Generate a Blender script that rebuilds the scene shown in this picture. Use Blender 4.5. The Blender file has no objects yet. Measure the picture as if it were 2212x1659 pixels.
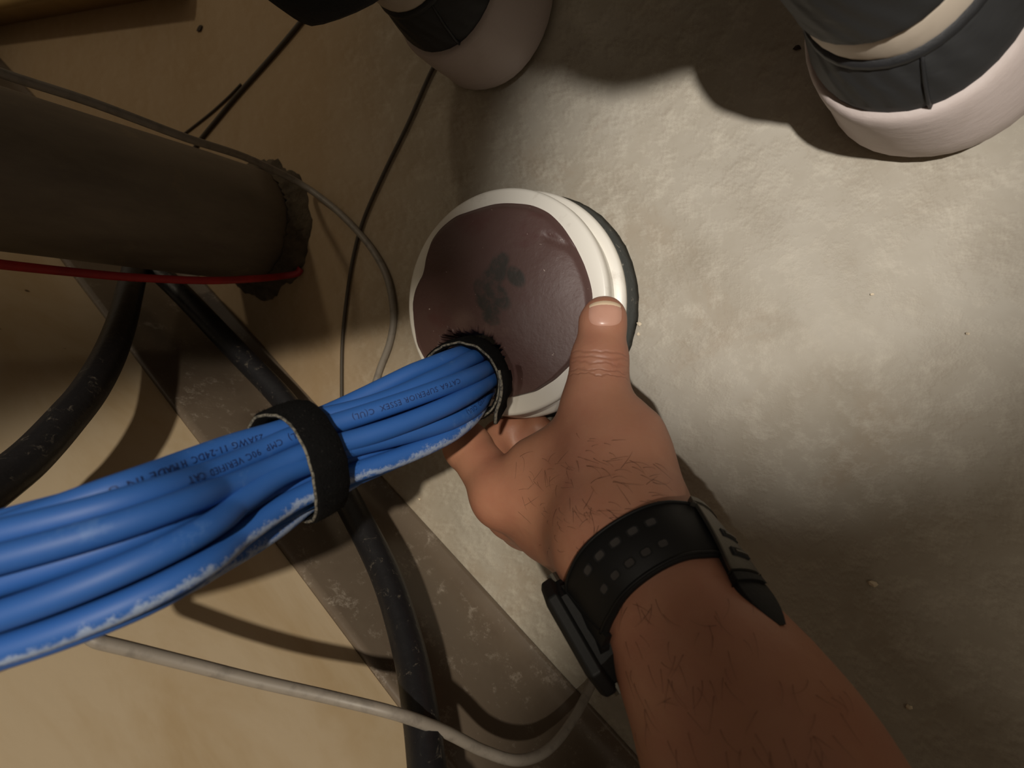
import bpy, bmesh, math, random
import numpy as np
from mathutils import Vector, Matrix
from mathutils.bvhtree import BVHTree

random.seed(7)
rng = np.random.default_rng(7)
sc = bpy.context.scene
COL = sc.collection

# ------------------------------------------------------------------ camera
F, W, HGT = 1200.0, 2212, 1659
CAMZ = 0.28
nd = np.array([697.0, -69.0, F]); nd /= np.linalg.norm(nd)
UP = -nd
AX = np.array([1.0, 0, 0]); AX = AX - (AX @ nd) * nd; AX /= np.linalg.norm(AX)
AY = np.cross(UP, AX)
M = np.stack([AX, AY, UP])
CAM = np.array([0, 0, CAMZ])
cd = bpy.data.cameras.new('camera'); cam = bpy.data.objects.new('camera', cd); COL.objects.link(cam)
R3 = np.stack([M[:, 0], -M[:, 1], -M[:, 2]], axis=1)
mw = Matrix(R3.tolist()).to_4x4(); mw.translation = Vector(CAM)
cam.matrix_world = mw
cd.sensor_width = 36.0; cd.lens = 36.0 * F / W; cd.clip_start = 0.004; cd.clip_end = 50
cd.dof.use_dof = True; cd.dof.focus_distance = 0.265; cd.dof.aperture_fstop = 12.0
sc.camera = cam

def ray(px, py):
    return M @ np.array([px - W / 2, py - HGT / 2, F])
def at(px, py, z):
    r = ray(px, py); return CAM + r * ((CAMZ - z) / -r[2])
def dep(px, py, d):
    return CAM + ray(px, py) * (d / F)
def proj(p):
    c = M.T @ (np.asarray(p) - CAM); return c[0] / c[2] * F + W / 2, c[1] / c[2] * F + HGT / 2

# ------------------------------------------------------------------ world, lights, exposure
wd = bpy.data.worlds.new('world'); sc.world = wd; wd.use_nodes = True
wd.node_tree.nodes['Background'].inputs[0].default_value = (1.0, 0.80, 0.58, 1)
wd.node_tree.nodes['Background'].inputs[1].default_value = 0.17
def aim(o, tgt):
    o.rotation_euler = (Vector(tgt) - o.location).to_track_quat('-Z', 'Y').to_euler()
def spot(name, loc, tgt, power, size_deg, blend, radius, col):
    l = bpy.data.lights.new(name, 'SPOT'); l.energy = power; l.spot_size = math.radians(size_deg)
    l.spot_blend = blend; l.shadow_soft_size = radius; l.color = col
    o = bpy.data.objects.new(name, l); COL.objects.link(o); o.location = loc; aim(o, tgt); return o
def area(name, loc, tgt, power, sx, sy, col):
    l = bpy.data.lights.new(name, 'AREA'); l.energy = power; l.shape = 'RECTANGLE'; l.size = sx; l.size_y = sy; l.color = col
    o = bpy.data.objects.new(name, l); COL.objects.link(o); o.location = loc; aim(o, tgt); return o
spot('key_spot', (0.64, -0.05, 2.10), (-0.030, 0.068, 0), 212, 6.3, 0.36, 0.045, (1.0, 0.94, 0.865))  # key spot; narrow cone shaped so its edge stands in for a cast shadow
spot('ceiling_lamp', (0.70, 0.35, 1.55), (-0.240, -0.110, 0.10), 104, 10.8, 0.55, 0.025, (1.0, 0.90, 0.75))
spot('right_fill_spot', (0.95, -0.25, 1.60), (0.145, -0.075, 0.0), 20, 7.0, 0.9, 0.04, (1.0, 0.88, 0.72))  # added fill to lift the floor at the right edge, no known source
spot('upper_left_fill_spot', (-0.75, 1.30, 1.90), (-0.55, 0.30, 0.0), 22, 24, 0.9, 0.06, (1.0, 0.86, 0.64))  # added fill to brighten the upper left floor and conduit
sc.view_settings.view_transform = 'Standard'; sc.view_settings.look = 'None'
sc.view_settings.gamma = 1.0; sc.view_settings.use_curve_mapping = False
sc.view_settings.exposure = 0.0

# ------------------------------------------------------------------ materials
def lin(c):
    return tuple(((x / 255) / 12.92 if x / 255 <= 0.04045 else ((x / 255 + 0.055) / 1.055) ** 2.4) for x in c) + (1.0,)
class Mt:
    def __init__(s, name, col, rough=0.6, metal=0.0, spec=0.5):
        s.m = bpy.data.materials.new(name); s.m.use_nodes = True; s.nt = s.m.node_tree
        s.b = s.nt.nodes['Principled BSDF']
        s.b.inputs['Base Color'].default_value = col; s.b.inputs['Roughness'].default_value = rough
        s.b.inputs['Metallic'].default_value = metal; s.b.inputs['Specular IOR Level'].default_value = spec
        s.tc = s.nt.nodes.new('ShaderNodeTexCoord'); s.col = None; s.c0 = col; s.bump = None
    def n(s, t, **kw):
        x = s.nt.nodes.new(t)
        for k, v in kw.items(): setattr(x, k, v)
        return x
    def link(s, a, b): s.nt.links.new(a, b)
    def coord(s, scale=(1, 1, 1), src='Object', rot=(0, 0, 0)):
        mp = s.n('ShaderNodeMapping'); mp.inputs['Scale'].default_value = scale; mp.inputs['Rotation'].default_value = rot
        s.link(s.tc.outputs[src], mp.inputs[0]); return mp.outputs[0]
    def noise(s, scale, detail=4, rough=0.6, co=None, dist=0.0):
        x = s.n('ShaderNodeTexNoise'); x.inputs['Scale'].default_value = scale; x.inputs['Detail'].default_value = detail
        x.inputs['Roughness'].default_value = rough; x.inputs['Distortion'].default_value = dist
        s.link(co or s.tc.outputs['Object'], x.inputs['Vector']); return x.outputs['Fac']
    def ramp(s, fac, a, b):
        r = s.n('ShaderNodeMapRange'); r.inputs['From Min'].default_value = a; r.inputs['From Max'].default_value = b
        s.link(fac, r.inputs['Value']); return r.outputs[0]
    def math(s, op, a, b=None):
        x = s.n('ShaderNodeMath', operation=op)
        for i, v in enumerate((a, b)):
            if v is None: continue
            if isinstance(v, (int, float)): x.inputs[i].default_value = v
            else: s.link(v, x.inputs[i])
        return x.outputs[0]
    def mix(s, fac, col):
        x = s.n('ShaderNodeMix', data_type='RGBA'); s.link(fac, x.inputs[0])
        if s.col is None: x.inputs[6].default_value = s.c0
        else: s.link(s.col, x.inputs[6])
        x.inputs[7].default_value = col; s.col = x.outputs[2]; s.link(s.col, s.b.inputs['Base Color']); return s
    def bumpy(s, h, strength=0.3, dist=0.001):
        x = s.n('ShaderNodeBump'); x.inputs['Strength'].default_value = strength; x.inputs['Distance'].default_value = dist
        s.link(h, x.inputs['Height'])
        if s.bump: s.link(s.bump, x.inputs['Normal'])
        s.bump = x.outputs[0]; s.link(s.bump, s.b.inputs['Normal']); return s
    def near(s, pts, r0, r1):
        """mask that is 1 within r0 of any of the object-space points, 0 beyond r1"""
        out = None
        for p, (sx, sy, rz) in pts:
            mp = s.n('ShaderNodeMapping', vector_type='TEXTURE')
            mp.inputs['Location'].default_value = p; mp.inputs['Rotation'].default_value = (0, 0, rz); mp.inputs['Scale'].default_value = (sx, sy, 1)
            s.link(s.tc.outputs['Object'], mp.inputs[0])
            sep = s.n('ShaderNodeSeparateXYZ'); s.link(mp.outputs[0], sep.inputs[0])
            d = s.math('SQRT', s.math('ADD', s.math('POWER', sep.outputs[0], 2.0), s.math('POWER', sep.outputs[1], 2.0)))
            v = s.ramp(d, r1, r0)
            out = v if out is None else s.math('MAXIMUM', out, v)
        return out

# concrete floor
mF = Mt('concrete', lin((171, 165, 153)), 0.72, spec=0.3)
mF.mix(mF.ramp(mF.noise(9, 6, 0.65), 0.38, 0.66), lin((151, 143, 128)))
mF.mix(mF.math('MULTIPLY', mF.ramp(mF.noise(16, 5, 0.7, dist=0.6), 0.54, 0.76), 0.45), lin((142, 122, 98)))
mF.mix(mF.math('MULTIPLY', mF.ramp(mF.noise(42, 8, 0.82), 0.48, 0.72), 0.7), lin((122, 112, 97)))
mF.mix(mF.math('MULTIPLY', mF.ramp(mF.noise(85, 6, 0.75), 0.48, 0.74), 0.6), lin((200, 194, 180)))
# the old stained floor beyond the colleague's heel is browner
cx_ = mF.n('ShaderNodeSeparateXYZ'); mF.link(mF.tc.outputs['Object'], cx_.inputs[0])
st = mF.math('ADD', mF.math('MULTIPLY', cx_.outputs[0], -1.0), mF.math('MULTIPLY', mF.noise(6, 3), 0.12))
mF.mix(mF.math('MULTIPLY', mF.ramp(st, 0.24, 0.38), 0.75), lin((150, 122, 84)))
mF.bumpy(mF.noise(160, 8, 0.8), 0.30, 0.0005)
mW = Mt("tan_wall_paint", lin((193, 175, 147)), 0.50)
mW.mix(mW.math('MULTIPLY', mW.ramp(mW.noise(9, 5, 0.65, mW.coord((1, 1, 2.5)), dist=0.5), 0.42, 0.66), 0.75), lin((176, 152, 116)))
mW.mix(mW.ramp(mW.noise(60, 2, 0.5), 0.735, 0.76), lin((84, 62, 40)))
mW.bumpy(mW.noise(220, 4, 0.6), 0.12, 0.0005)
mB = Mt('vinyl_baseboard', lin((98, 87, 75)), 0.30)
mB.mix(mB.math('MULTIPLY', mB.ramp(mB.noise(14, 5, 0.65), 0.45, 0.7), 0.6), lin((76, 64, 54)))
mB.mix(mB.math('MULTIPLY', mB.ramp(mB.noise(75, 8, 0.85), 0.55, 0.72), 0.8), lin((165, 156, 144)))
mB.bumpy(mB.noise(80, 5), 0.15, 0.0006)
mPVC = Mt('white_pvc', lin((226, 222, 212)), 0.34)
mPVC.mix(mPVC.math('MULTIPLY', mPVC.ramp(mPVC.noise(60, 5, 0.7), 0.60, 0.76), 0.5), lin((170, 160, 146)))
mGasket = Mt('dark_grey_gasket', lin((62, 65, 63)), 0.75)
mGasket.mix(mGasket.ramp(mGasket.noise(300, 4), 0.62, 0.7), lin((120, 118, 110)))
mGasket.bumpy(mGasket.noise(400, 4), 0.5, 0.0008)
mBlue = Mt('blue_jacket', lin((40, 91, 166)), 0.56)
uvc = mBlue.coord((1, 1, 1), 'UV')
def streak_uv(m, lo, hi, strength, scale=(90, 7, 1)):
    sep = m.n('ShaderNodeSeparateXYZ'); m.link(m.tc.outputs['UV'], sep.inputs[0])
    return sep
mBlue.mix(mBlue.math('MULTIPLY', mBlue.ramp(mBlue.noise(55, 6, 0.75), 0.58, 0.74), 0.35), lin((120, 158, 206)))
mBlue.mix(mBlue.math('MULTIPLY', mBlue.ramp(mBlue.noise(30, 3, 0.6), 0.35, 0.65), 0.35), lin((40, 84, 150)))
mBlue.bumpy(mBlue.noise(90, 3), 0.12, 0.0008)
mBlueD = Mt('blue_jacket_streaked', lin((40, 91, 166)), 0.56)  # blue jacket with a pale jagged streak along its length
sep = mBlueD.n('ShaderNodeSeparateXYZ'); mBlueD.link(mBlueD.tc.outputs['UV'], sep.inputs[0])
jag = mBlueD.math('MULTIPLY', mBlueD.math('SUBTRACT', mBlueD.noise(110, 7, 0.85), 0.5), 0.55)
band = mBlueD.math('ABSOLUTE', mBlueD.math('SUBTRACT', mBlueD.math('ADD', sep.outputs[1], jag), 0.5))
mBlueD.mix(mBlueD.math('MULTIPLY', mBlueD.ramp(band, 0.085, 0.02), 0.70), lin((170, 184, 204)))
mInk = Mt('dark_ink', lin((14, 34, 82)), 0.6)
mVel = Mt('black_hook_and_loop', lin((15, 15, 16)), 0.95, spec=0.1)
mVel.mix(mVel.ramp(mVel.noise(700, 3, 0.7), 0.64, 0.74), lin((52, 50, 48)))
mVel.bumpy(mVel.noise(900, 4, 0.8), 0.8, 0.001)
mThread = Mt('grey_thread', lin((112, 108, 98)), 0.9)
mThread.mix(mThread.ramp(mThread.noise(900, 2), 0.45, 0.6), lin((58, 56, 52)))
mHose = Mt('black_hose', lin((22, 22, 25)), 0.45)
mHose.mix(mHose.math('MULTIPLY', mHose.ramp(mHose.noise(120, 7, 0.8, dist=1.0), 0.58, 0.70), 0.7), lin((120, 112, 100)))
mHose.bumpy(mHose.noise(160, 4), 0.35, 0.001)
mGrey = Mt('grey_cable', lin((128, 121, 112)), 0.5)
mGrey.mix(mGrey.math('MULTIPLY', mGrey.ramp(mGrey.noise(150, 5), 0.5, 0.7), 0.6), lin((92, 86, 80)))
mThin = Mt('dark_thin_cable', lin((62, 54, 44)), 0.6)
mRed = Mt('red_cable', lin((158, 22, 26)), 0.5)
mRed.mix(mRed.ramp(mRed.noise(40, 3), 0.4, 0.7), lin((128, 18, 24)))
mPipe = Mt('dusty_conduit', lin((118, 108, 94)), 0.6)
mPipe.mix(mPipe.math('MULTIPLY', mPipe.ramp(mPipe.noise(14, 6, 0.7, mPipe.coord((1, 1, .35))), 0.42, 0.66), 0.8), lin((84, 75, 66)))
mPipe.mix(mPipe.math('MULTIPLY', mPipe.ramp(mPipe.noise(30, 5, 0.7), 0.60, 0.75), 0.5), lin((142, 126, 100)))
mPipe.bumpy(mPipe.noise(60, 5), 0.2, 0.001)
mGrout = Mt('crumbly_grout', lin((92, 80, 62)), 0.9)
mGrout.mix(mGrout.ramp(mGrout.noise(50, 5), 0.4, 0.65), lin((58, 48, 36)))
mGrout.bumpy(mGrout.noise(160, 6, 0.8), 0.9, 0.003)
mRub = Mt('white_rubber_sole', lin((184, 172, 167)), 0.6)
mRub.mix(mRub.math('MULTIPLY', mRub.ramp(mRub.noise(22, 5, 0.7), 0.5, 0.75), 0.5), lin((160, 146, 136)))
mRub.bumpy(mRub.noise(90, 6, 0.7, mRub.coord((1, 1, 3))), 0.3, 0.001)
mRubD = Mt('dirty_sole_edge', lin((168, 150, 126)), 0.7)
mLea = Mt('black_leather', lin((36, 37, 39)), 0.5)
mLea.bumpy(mLea.noise(300, 5, 0.7), 0.35, 0.0006)
mRib = Mt('black_ribbed_fabric', lin((38, 39, 40)), 0.6)
wv = mRib.n('ShaderNodeTexWave'); wv.inputs['Scale'].default_value = 170; wv.inputs['Distortion'].default_value = 1.5
wv.inputs['Detail'].default_value = 2
mRib.link(mRib.coord((0.25, 0.25, 1), rot=(0.35, 0.2, 0)), wv.inputs[0]); mRib.bumpy(wv.outputs['Fac'], 0.5, 0.0008)
mStr = Mt('off_white_stripe', lin((188, 176, 160)), 0.55)
mStr.mix(mStr.math('MULTIPLY', mStr.ramp(mStr.noise(40, 4), 0.5, 0.7), 0.5), lin((150, 138, 120)))
mTro = Mt('black_trousers', lin((14, 14, 15)), 0.9)
mTro.bumpy(mTro.noise(500, 4), 0.4, 0.001)
mWat = Mt('black_resin', lin((13, 13, 13)), 0.58, spec=0.3)
mWat.bumpy(mWat.noise(700, 3), 0.1, 0.0004)
mHole = Mt('dark_hole', lin((8, 8, 8)), 0.9)
mPit = Mt('hole_bottom', lin((46, 42, 39)), 0.8)
mStl = Mt('dark_steel', lin((92, 88, 80)), 0.35, 0.8)
mGlass = Mt('dark_watch_glass', lin((10, 12, 12)), 0.12)
mHair = Mt('dark_hair', lin((66, 40, 26)), 0.6)
mShirt = Mt('dark_shirt', lin((34, 36, 42)), 0.9)
mCrumb = Mt('plaster_crumb', lin((206, 192, 168)), 0.8)
mDark = Mt('dark_fleck', lin((46, 34, 22)), 0.8)
mTanP = Mt('tan_plastic', lin((172, 146, 96)), 0.45)
mTanP.mix(mTanP.math('MULTIPLY', mTanP.ramp(mTanP.noise(20, 4), 0.45, 0.7), 0.5), lin((140, 116, 74)))
mNail = Mt('fingernail', lin((196, 150, 130)), 0.32)
mNail.mix(mNail.math('MULTIPLY', mNail.ramp(mNail.noise(120, 3), 0.4, 0.7), 0.4), lin((186, 136, 116)))
mNailE = Mt('nail_free_edge', lin((214, 190, 160)), 0.4)

# ------------------------------------------------------------------ mesh helpers
def mesh_of(name, V, Fc, mat, smooth=True, uv=None):
    me = bpy.data.meshes.new(name)
    me.from_pydata([tuple(map(float, v)) for v in V], [], [tuple(map(int, f)) for f in Fc])
    me.update()
    if mat is not None: me.materials.append(mat.m)
    if smooth: me.polygons.foreach_set('use_smooth', [True] * len(me.polygons))
    if uv is not None:
        l = me.uv_layers.new(name='UVMap')
        li = np.empty(len(me.loops), dtype=np.int32); me.loops.foreach_get('vertex_index', li)
        l.data.foreach_set('uv', np.asarray(uv, dtype=np.float32)[li].ravel())
    return me
def tag(o, label=None, cat=None, group=None, kind=None):
    if label: o['label'] = label
    if cat: o['category'] = cat
    if group: o['group'] = group
    if kind: o['kind'] = kind
    return o
def mk(name, V, Fc, mat, org=(0, 0, 0), parent=None, smooth=True, uv=None):
    """one mesh object; V in world space, org = the thing's own origin"""
    org = np.asarray(org, float)
    V = np.asarray(V, float) - org
    o = bpy.data.objects.new(name, mesh_of(name, V, Fc, mat, smooth, uv)); COL.objects.link(o)
    if parent is not None: o.parent = parent
    else: o.location = org
    return o
def empty(name, loc):
    o = bpy.data.objects.new(name, None); COL.objects.link(o); o.location = loc; o.empty_display_size = 0.02; return o
def catmull(P, n):
    P = np.asarray(P, float); P = np.vstack([2 * P[0] - P[1], P, 2 * P[-1] - P[-2]])
    out = []
    for i in range(1, len(P) - 2):
        a, b, c, d = P[i - 1:i + 3]; t = np.linspace(0, 1, n, endpoint=False)[:, None]
        out.append(0.5 * (2 * b + (c - a) * t + (2 * a - 5 * b + 4 * c - d) * t ** 2 + (3 * b - a - 3 * c + d) * t ** 3))
    out.append(P[-2][None]); return np.vstack(out)
def frames(P, ref=(0.31, 0.2, 0.93)):
    T = np.gradient(P, axis=0); T /= np.linalg.norm(T, axis=1)[:, None]
    N = np.zeros_like(P); v = np.cross(T[0], np.asarray(ref) if abs(T[0] @ np.asarray(ref)) < .98 else np.array([1., 0, 0])); v /= np.linalg.norm(v)
    for i in range(len(P)):
        v = v - (v @ T[i]) * T[i]; v /= np.linalg.norm(v); N[i] = v
    return T, N, np.cross(T, N)
def tube_vf(P, r, ns=12, cap=True):
    P = np.asarray(P, float); n = len(P); T, N, B = frames(P)
    r = np.broadcast_to(np.asarray(r, float), (n,))
    a = np.linspace(0, 2 * np.pi, ns, endpoint=False)
    V = P[:, None] + r[:, None, None] * (N[:, None] * np.cos(a)[None, :, None] + B[:, None] * np.sin(a)[None, :, None])
    V = V.reshape(-1, 3); Fc = []
    for i in range(n - 1):
        for j in range(ns):
            k = (j + 1) % ns; Fc.append((i * ns + j, i * ns + k, (i + 1) * ns + k, (i + 1) * ns + j))
    if cap:
        Fc.append(tuple(range(ns - 1, -1, -1))); Fc.append(tuple((n - 1) * ns + j for j in range(ns)))
    return V, Fc
def cable(name, pts, r, mat, label, cat='cable', n=14, ns=12, group=None, rise=None):
    # rise: the run goes on up along the wall or the conduit past its first / last point
    if rise == 'start': p, q = np.array(pts[0]), np.array(pts[1]); d = p - q; pts = [p + d * 1.2 + [0, 0, .75], p + d * 1.1 + [0, 0, .30], p + d * .7 + [0, 0, .10]] + list(pts)
    if rise == 'end': p, q = np.array(pts[-1]), np.array(pts[-2]); d = p - q; pts = list(pts) + [p + d * .7 + [0, 0, .10], p + d * 1.1 + [0, 0, .30], p + d * 1.2 + [0, 0, .75]]
    P = catmull(pts, n); V, Fc = tube_vf(P, r, ns)
    return tag(mk(name, V, Fc, mat, P[0]), label, cat, group)
def lathe(prof, c, ns=96, jitter=0):
    V = []; Fc = []; n = len(prof)
    for j in range(ns):
        a = 2 * math.pi * j / ns
        for (r, z) in prof:
            rr = r + (rng.normal() * jitter if jitter else 0)
            V.append((c[0] + rr * math.cos(a), c[1] + rr * math.sin(a), z))
    for j in range(ns):
        k = (j + 1) % ns
        for i in range(n - 1): Fc.append((j * n + i, k * n + i, k * n + i + 1, j * n + i + 1))
    return V, Fc
def loft(rings, capb=True, capt=True):
    V = np.vstack(rings); n = len(rings[0]); Fc = []
    for i in range(len(rings) - 1):
        for j in range(n):
            k = (j + 1) % n; Fc.append((i * n + j, i * n + k, (i + 1) * n + k, (i + 1) * n + j))
    if capb: Fc.append(tuple(range(n - 1, -1, -1)))
    if capt: Fc.append(tuple((len(rings) - 1) * n + j for j in range(n)))
    return V, Fc
def box_vf(c, ax, half):
    c = np.asarray(c); V = [c + ax[0] * half[0] * i + ax[1] * half[1] * j + ax[2] * half[2] * k for i in (-1, 1) for j in (-1, 1) for k in (-1, 1)]
    return V, [(0, 1, 3, 2), (4, 6, 7, 5), (0, 4, 5, 1), (2, 3, 7, 6), (0, 2, 6, 4), (1, 5, 7, 3)]
def bevel(o, w, seg=2):
    m = o.modifiers.new('bevel', 'BEVEL'); m.width = w; m.segments = seg; m.limit_method = 'ANGLE'; return o
def join(parts):
    V = []; Fc = []; k = 0
    for v, f in parts:
        V.extend(list(map(tuple, v))); Fc.extend([tuple(i + k for i in q) for q in f]); k += len(v)
    return V, Fc
def unit(v): v = np.asarray(v, float); return v / np.linalg.norm(v)

# ------------------------------------------------------------------ the setting
FL = [(-1.6, -1.2), (1.3, -1.2), (1.3, 1.5), (-1.6, 1.5)]
fl = mk('floor', [(x, y, z) for z in (0, -0.05) for x, y in FL], [(0, 1, 2, 3), (7, 6, 5, 4)] + [(i, i + 4, (i + 1) % 4 + 4, (i + 1) % 4) for i in range(4)], mF, smooth=False)
tag(fl, kind='structure')
C0 = at(660, 850, 0)[:2]; C1 = at(1380, 1640, 0)[:2]
wdir = unit(C1 - C0); wn = np.array([-wdir[1], wdir[0]])          # wn points into the room
def wp(s, off, z): return np.array([*(C0 + wdir * s + wn * off), z])
def onwall(px, py, off):
    r = ray(px, py); n3 = np.array([*wn, 0]); o = np.array([*(C0 + wn * off), 0.0])
    t = ((o - CAM) @ n3) / (r @ n3); return CAM + r * t
S0, S1, WO = -1.15, 1.0, -0.014
V = [wp(s, o, z) for s in (S0, S1) for o in (WO, WO - .1) for z in (0, 1.3)]
tag(mk('wall_left', V, [(0, 1, 5, 4), (2, 6, 7, 3), (0, 4, 6, 2), (1, 3, 7, 5), (0, 2, 3, 1), (4, 5, 7, 6)], mW, smooth=False), kind='structure')
bz = float(np.mean([onwall(*p, WO + .004)[2] for p in ((860, 1530), (600, 1170), (440, 930))]))
prof = [(0, 0), (.0145, 0), (.0150, .0012), (.0135, .0028), (.0098, .0060), (.0070, .0110), (.0052, .0170), (.0042, .0240), (.0040, .04), (.0040, bz - .0035), (.0030, bz - .0010), (.0012, bz), (0, bz)]
rings = []
for s in np.linspace(S0, S1, 60):
    rings.append(np.array([wp(s, WO + .0001 + o + .0006 * math.sin(s * 17) * (z > .02), z) for o, z in prof]))
V, Fc = loft(rings); bb = mk('baseboard_left', V, Fc, mB); tag(bb, kind='structure')
bb.data.polygons.foreach_set('use_smooth', [True] * len(bb.data.polygons))

# ------------------------------------------------------------------ conduit by the wall
PC = np.array([-0.3837, 0.0954]); PR = 0.0418
pipe = empty('conduit', (*PC, 0)); tag(pipe, 'large dark dusty metal conduit rising from the floor beside the wall', 'pipe')
V, Fc = lathe([(PR - .003, 0.0), (PR, 0.0), (PR, .03), (PR + .0003, .05), (PR, .12), (PR, .30), (PR, 1.2), (PR - .003, 1.2)], PC, 96)
mk('tube', V, Fc, mPipe, (*PC, 0), pipe)
nr = 120; rows = []
jit = np.convolve(np.tile(rng.normal(size=nr), 3), np.ones(5) / 5, 'same')[nr:2 * nr]
for (r, z, a) in ((.0425, .012, .0006), (.0440, .0105, .0016), (.047, .0065, .0024), (.0505, .0030, .0034), (.054, .0002, .0044)):
    rows.append(np.array([(PC[0] + (r + a * jit[j]) * math.cos(2 * math.pi * j / nr), PC[1] + (r + a * jit[j]) * math.sin(2 * math.pi * j / nr), max(0.0002, z + (.0009 * rng.normal() if z > .001 else 0))) for j in range(nr)]))
V, Fc = loft(rows, False, False)
o = mk('grout_collar', V, Fc, mGrout, (*PC, 0), pipe); tag(o, label='crumbly brown grout ring around the foot')

# ------------------------------------------------------------------ hoses and loose cables
cable('black_hose', [onwall(-260, 1230, .03), onwall(-120, 1130, .024), onwall(0, 1042, .022), onwall(70, 985, .022), onwall(135, 915, .022), onwall(192, 845, .02), onwall(235, 770, .016), onwall(262, 700, .012), onwall(278, 640, .011), onwall(290, 590, .012), onwall(300, 545, .014)],
      .0082, mHose, 'dusty black hose climbing the tan wall at the left edge, above the blue cables', 'hose', rise='start')
cable('black_hose', [onwall(330, 575, .014), onwall(398, 640, .014), onwall(505, 752, .013), onwall(615, 868, .012), onwall(695, 985, .011), onwall(757, 1092, .011), onwall(832, 1240, .011), onwall(882, 1400, .011), onwall(906, 1530, .012), onwall(922, 1660, .013), onwall(935, 1800, .014), onwall(945, 1960, .016)],
      .0078, mHose, 'black hose lying against the baseboard, running down to the bottom edge below the blue cables', 'hose', rise='end')
cable('grey_cable', [dep(-220, 75, .22), dep(0, 157, .25), dep(200, 222, .275), dep(400, 297, .31), dep(530, 340, .355), at(640, 392, .014), at(710, 440, .004), at(765, 492, .0024), at(808, 545, .0024), at(838, 605, .0024), at(850, 680, .0024), at(842, 740, .0024), at(820, 800, .0024), at(800, 870, .0024), at(790, 950, .0024)],
      .0023, mGrey, 'grey cable crossing the large conduit and looping on the floor left of the white sleeve', rise='start')
cable('grey_cable', [onwall(40, 1350, .022), onwall(220, 1388, .018), onwall(400, 1432, .015), onwall(560, 1472, .015), onwall(720, 1508, .018), onwall(860, 1543, .023), onwall(960, 1580, .017), onwall(1045, 1622, .008), onwall(1120, 1642, .007), onwall(1185, 1618, .007), onwall(1240, 1550, .008), at(1282, 1470, .0026), at(1318, 1390, .0026), at(1345, 1310, .0026), at(1350, 1240, .0026)],
      .0025, mGrey, 'grey cable sagging across the bottom of the wall and curving up to the watch', rise='start')
cable('red_cable', [dep(-200, 545, .22), dep(0, 571, .262), dep(170, 589, .30), dep(300, 600, .325), dep(450, 606, .352), dep(550, 602, .378), at(605, 597, .014), at(640, 591, .004), at(650, 580, .0022)],
      .0024, mRed, 'red cable running along the lower side of the large dark conduit', rise='start')
cable('thin_cable', [at(690, -10, .0016), at(655, 40, .0016), at(610, 95, .0016), at(560, 152, .0016), at(510, 208, .0016), at(465, 262, .0016), at(430, 305, .0016), at(415, 330, .0016)],
      .0016, mThin, 'thin dark cable running straight over the floor from the black trouser hem to the conduit')
cable('thin_cable', [at(520, 182, .001), at(495, 208, .001), at(460, 240, .001), at(425, 268, .001), at(390, 295, .001)],
      .0009, mThin, 'very thin dark cable forking off the straight thin cable above the conduit')
cable('thin_cable', [at(945, 130, .0017), at(925, 168, .0017), at(880, 270, .0017), at(830, 372, .0017), at(785, 475, .0017), at(762, 560, .0017), at(748, 650, .0017), at(740, 730, .0017), at(738, 815, .0017), at(740, 900, .0017), at(752, 970, .0017)],
      .0012, mThin, 'thin dark cable winding from the left shoe heel down to the blue bundle')

# ------------------------------------------------------------------ object in the top left corner
tp = empty('plastic_tray', at(60, -10, .02)); tag(tp, 'tan plastic tray edge cutting across the top left corner', 'tray')
A, B_ = at(-160, 45, .03), at(330, -62, .03); dvec = unit(B_ - A); pv = np.cross([0, 0, 1], dvec)
L = np.linalg.norm(B_ - A)
def tray_ring(s):
    c = A + dvec * s
    pr = [(0, -.03), (-.004, -.004), (-.006, .002), (0, .007), (.010, .007), (.013, .003), (.012, 0), (.004, -.002), (.004, -.03)]
    return np.array([c + pv * p + np.array([0, 0, q]) for p, q in pr])
V, Fc = loft([tray_ring(s) for s in np.linspace(0, L, 12)]); mk('rim', V, Fc, mTanP, tp.location, tp)
V, Fc = box_vf((A + B_) / 2 + pv * .12 + np.array([0, 0, -.026]), (dvec, pv, np.array([0, 0, 1.])), (L / 2, .12, .003)); mk('tray_floor', V, Fc, mTanP, tp.location, tp, False)
cable('black_cable', [at(60, -20, .012), at(112, 10, .006), at(150, 14, .004), at(190, 5, .004), at(230, -30, .004)], .004, mHose, 'short black cable curving out from under the tan tray at the top left')

# ------------------------------------------------------------------ white sleeve and firestop putty
SCN = at(1079.2, 656.5, .034)[:2]
TX, TY = -.0472, .0142                                  # the hand tips the sleeve a little
def tilt(x, y, z): return z + min(1, max(0, z / .034)) * (TX * (x - SCN[0]) + TY * (y - SCN[1]))
def tip(VF): return [(x, y, tilt(x, y, z)) for x, y, z in VF[0]], VF[1]
def on_rim(px, py, z):
    p = at(px, py, z)
    for _ in range(5): p = at(px, py, z + TX * (p[0] - SCN[0]) + TY * (p[1] - SCN[1]))
    return p
sl = empty('pipe_sleeve', (*SCN, 0)); tag(sl, 'round white plastic floor sleeve that the hand is gripping', 'pipe sleeve')
V, Fc = tip(lathe([(.0440, .016), (.0440, .0338), (.0450, .0345), (.0480, .0350), (.0563, .0352), (.0575, .0347), (.0581, .0335), (.0580, .0300), (.0573, .0270), (.0563, .0240), (.0560, .0200), (.0560, .0150), (.0440, .0150)], SCN, 128))
mk('rim_collar', V, Fc, mPVC, (*SCN, 0), sl)
V, Fc = tip(lathe([(.0550, .0195), (.0597, .0190), (.0607, .0180), (.0610, .0160), (.0607, .0138), (.0597, .0125), (.0550, .0120)], SCN, 128))
mk('lip', V, Fc, mPVC, (*SCN, 0), sl)
V, Fc = tip(lathe([(.0560, .0122), (.0598, .0121), (.0606, .0100), (.0614, .0050), (.0628, .0003), (.0560, .0003)], SCN, 128, .00012))
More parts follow.
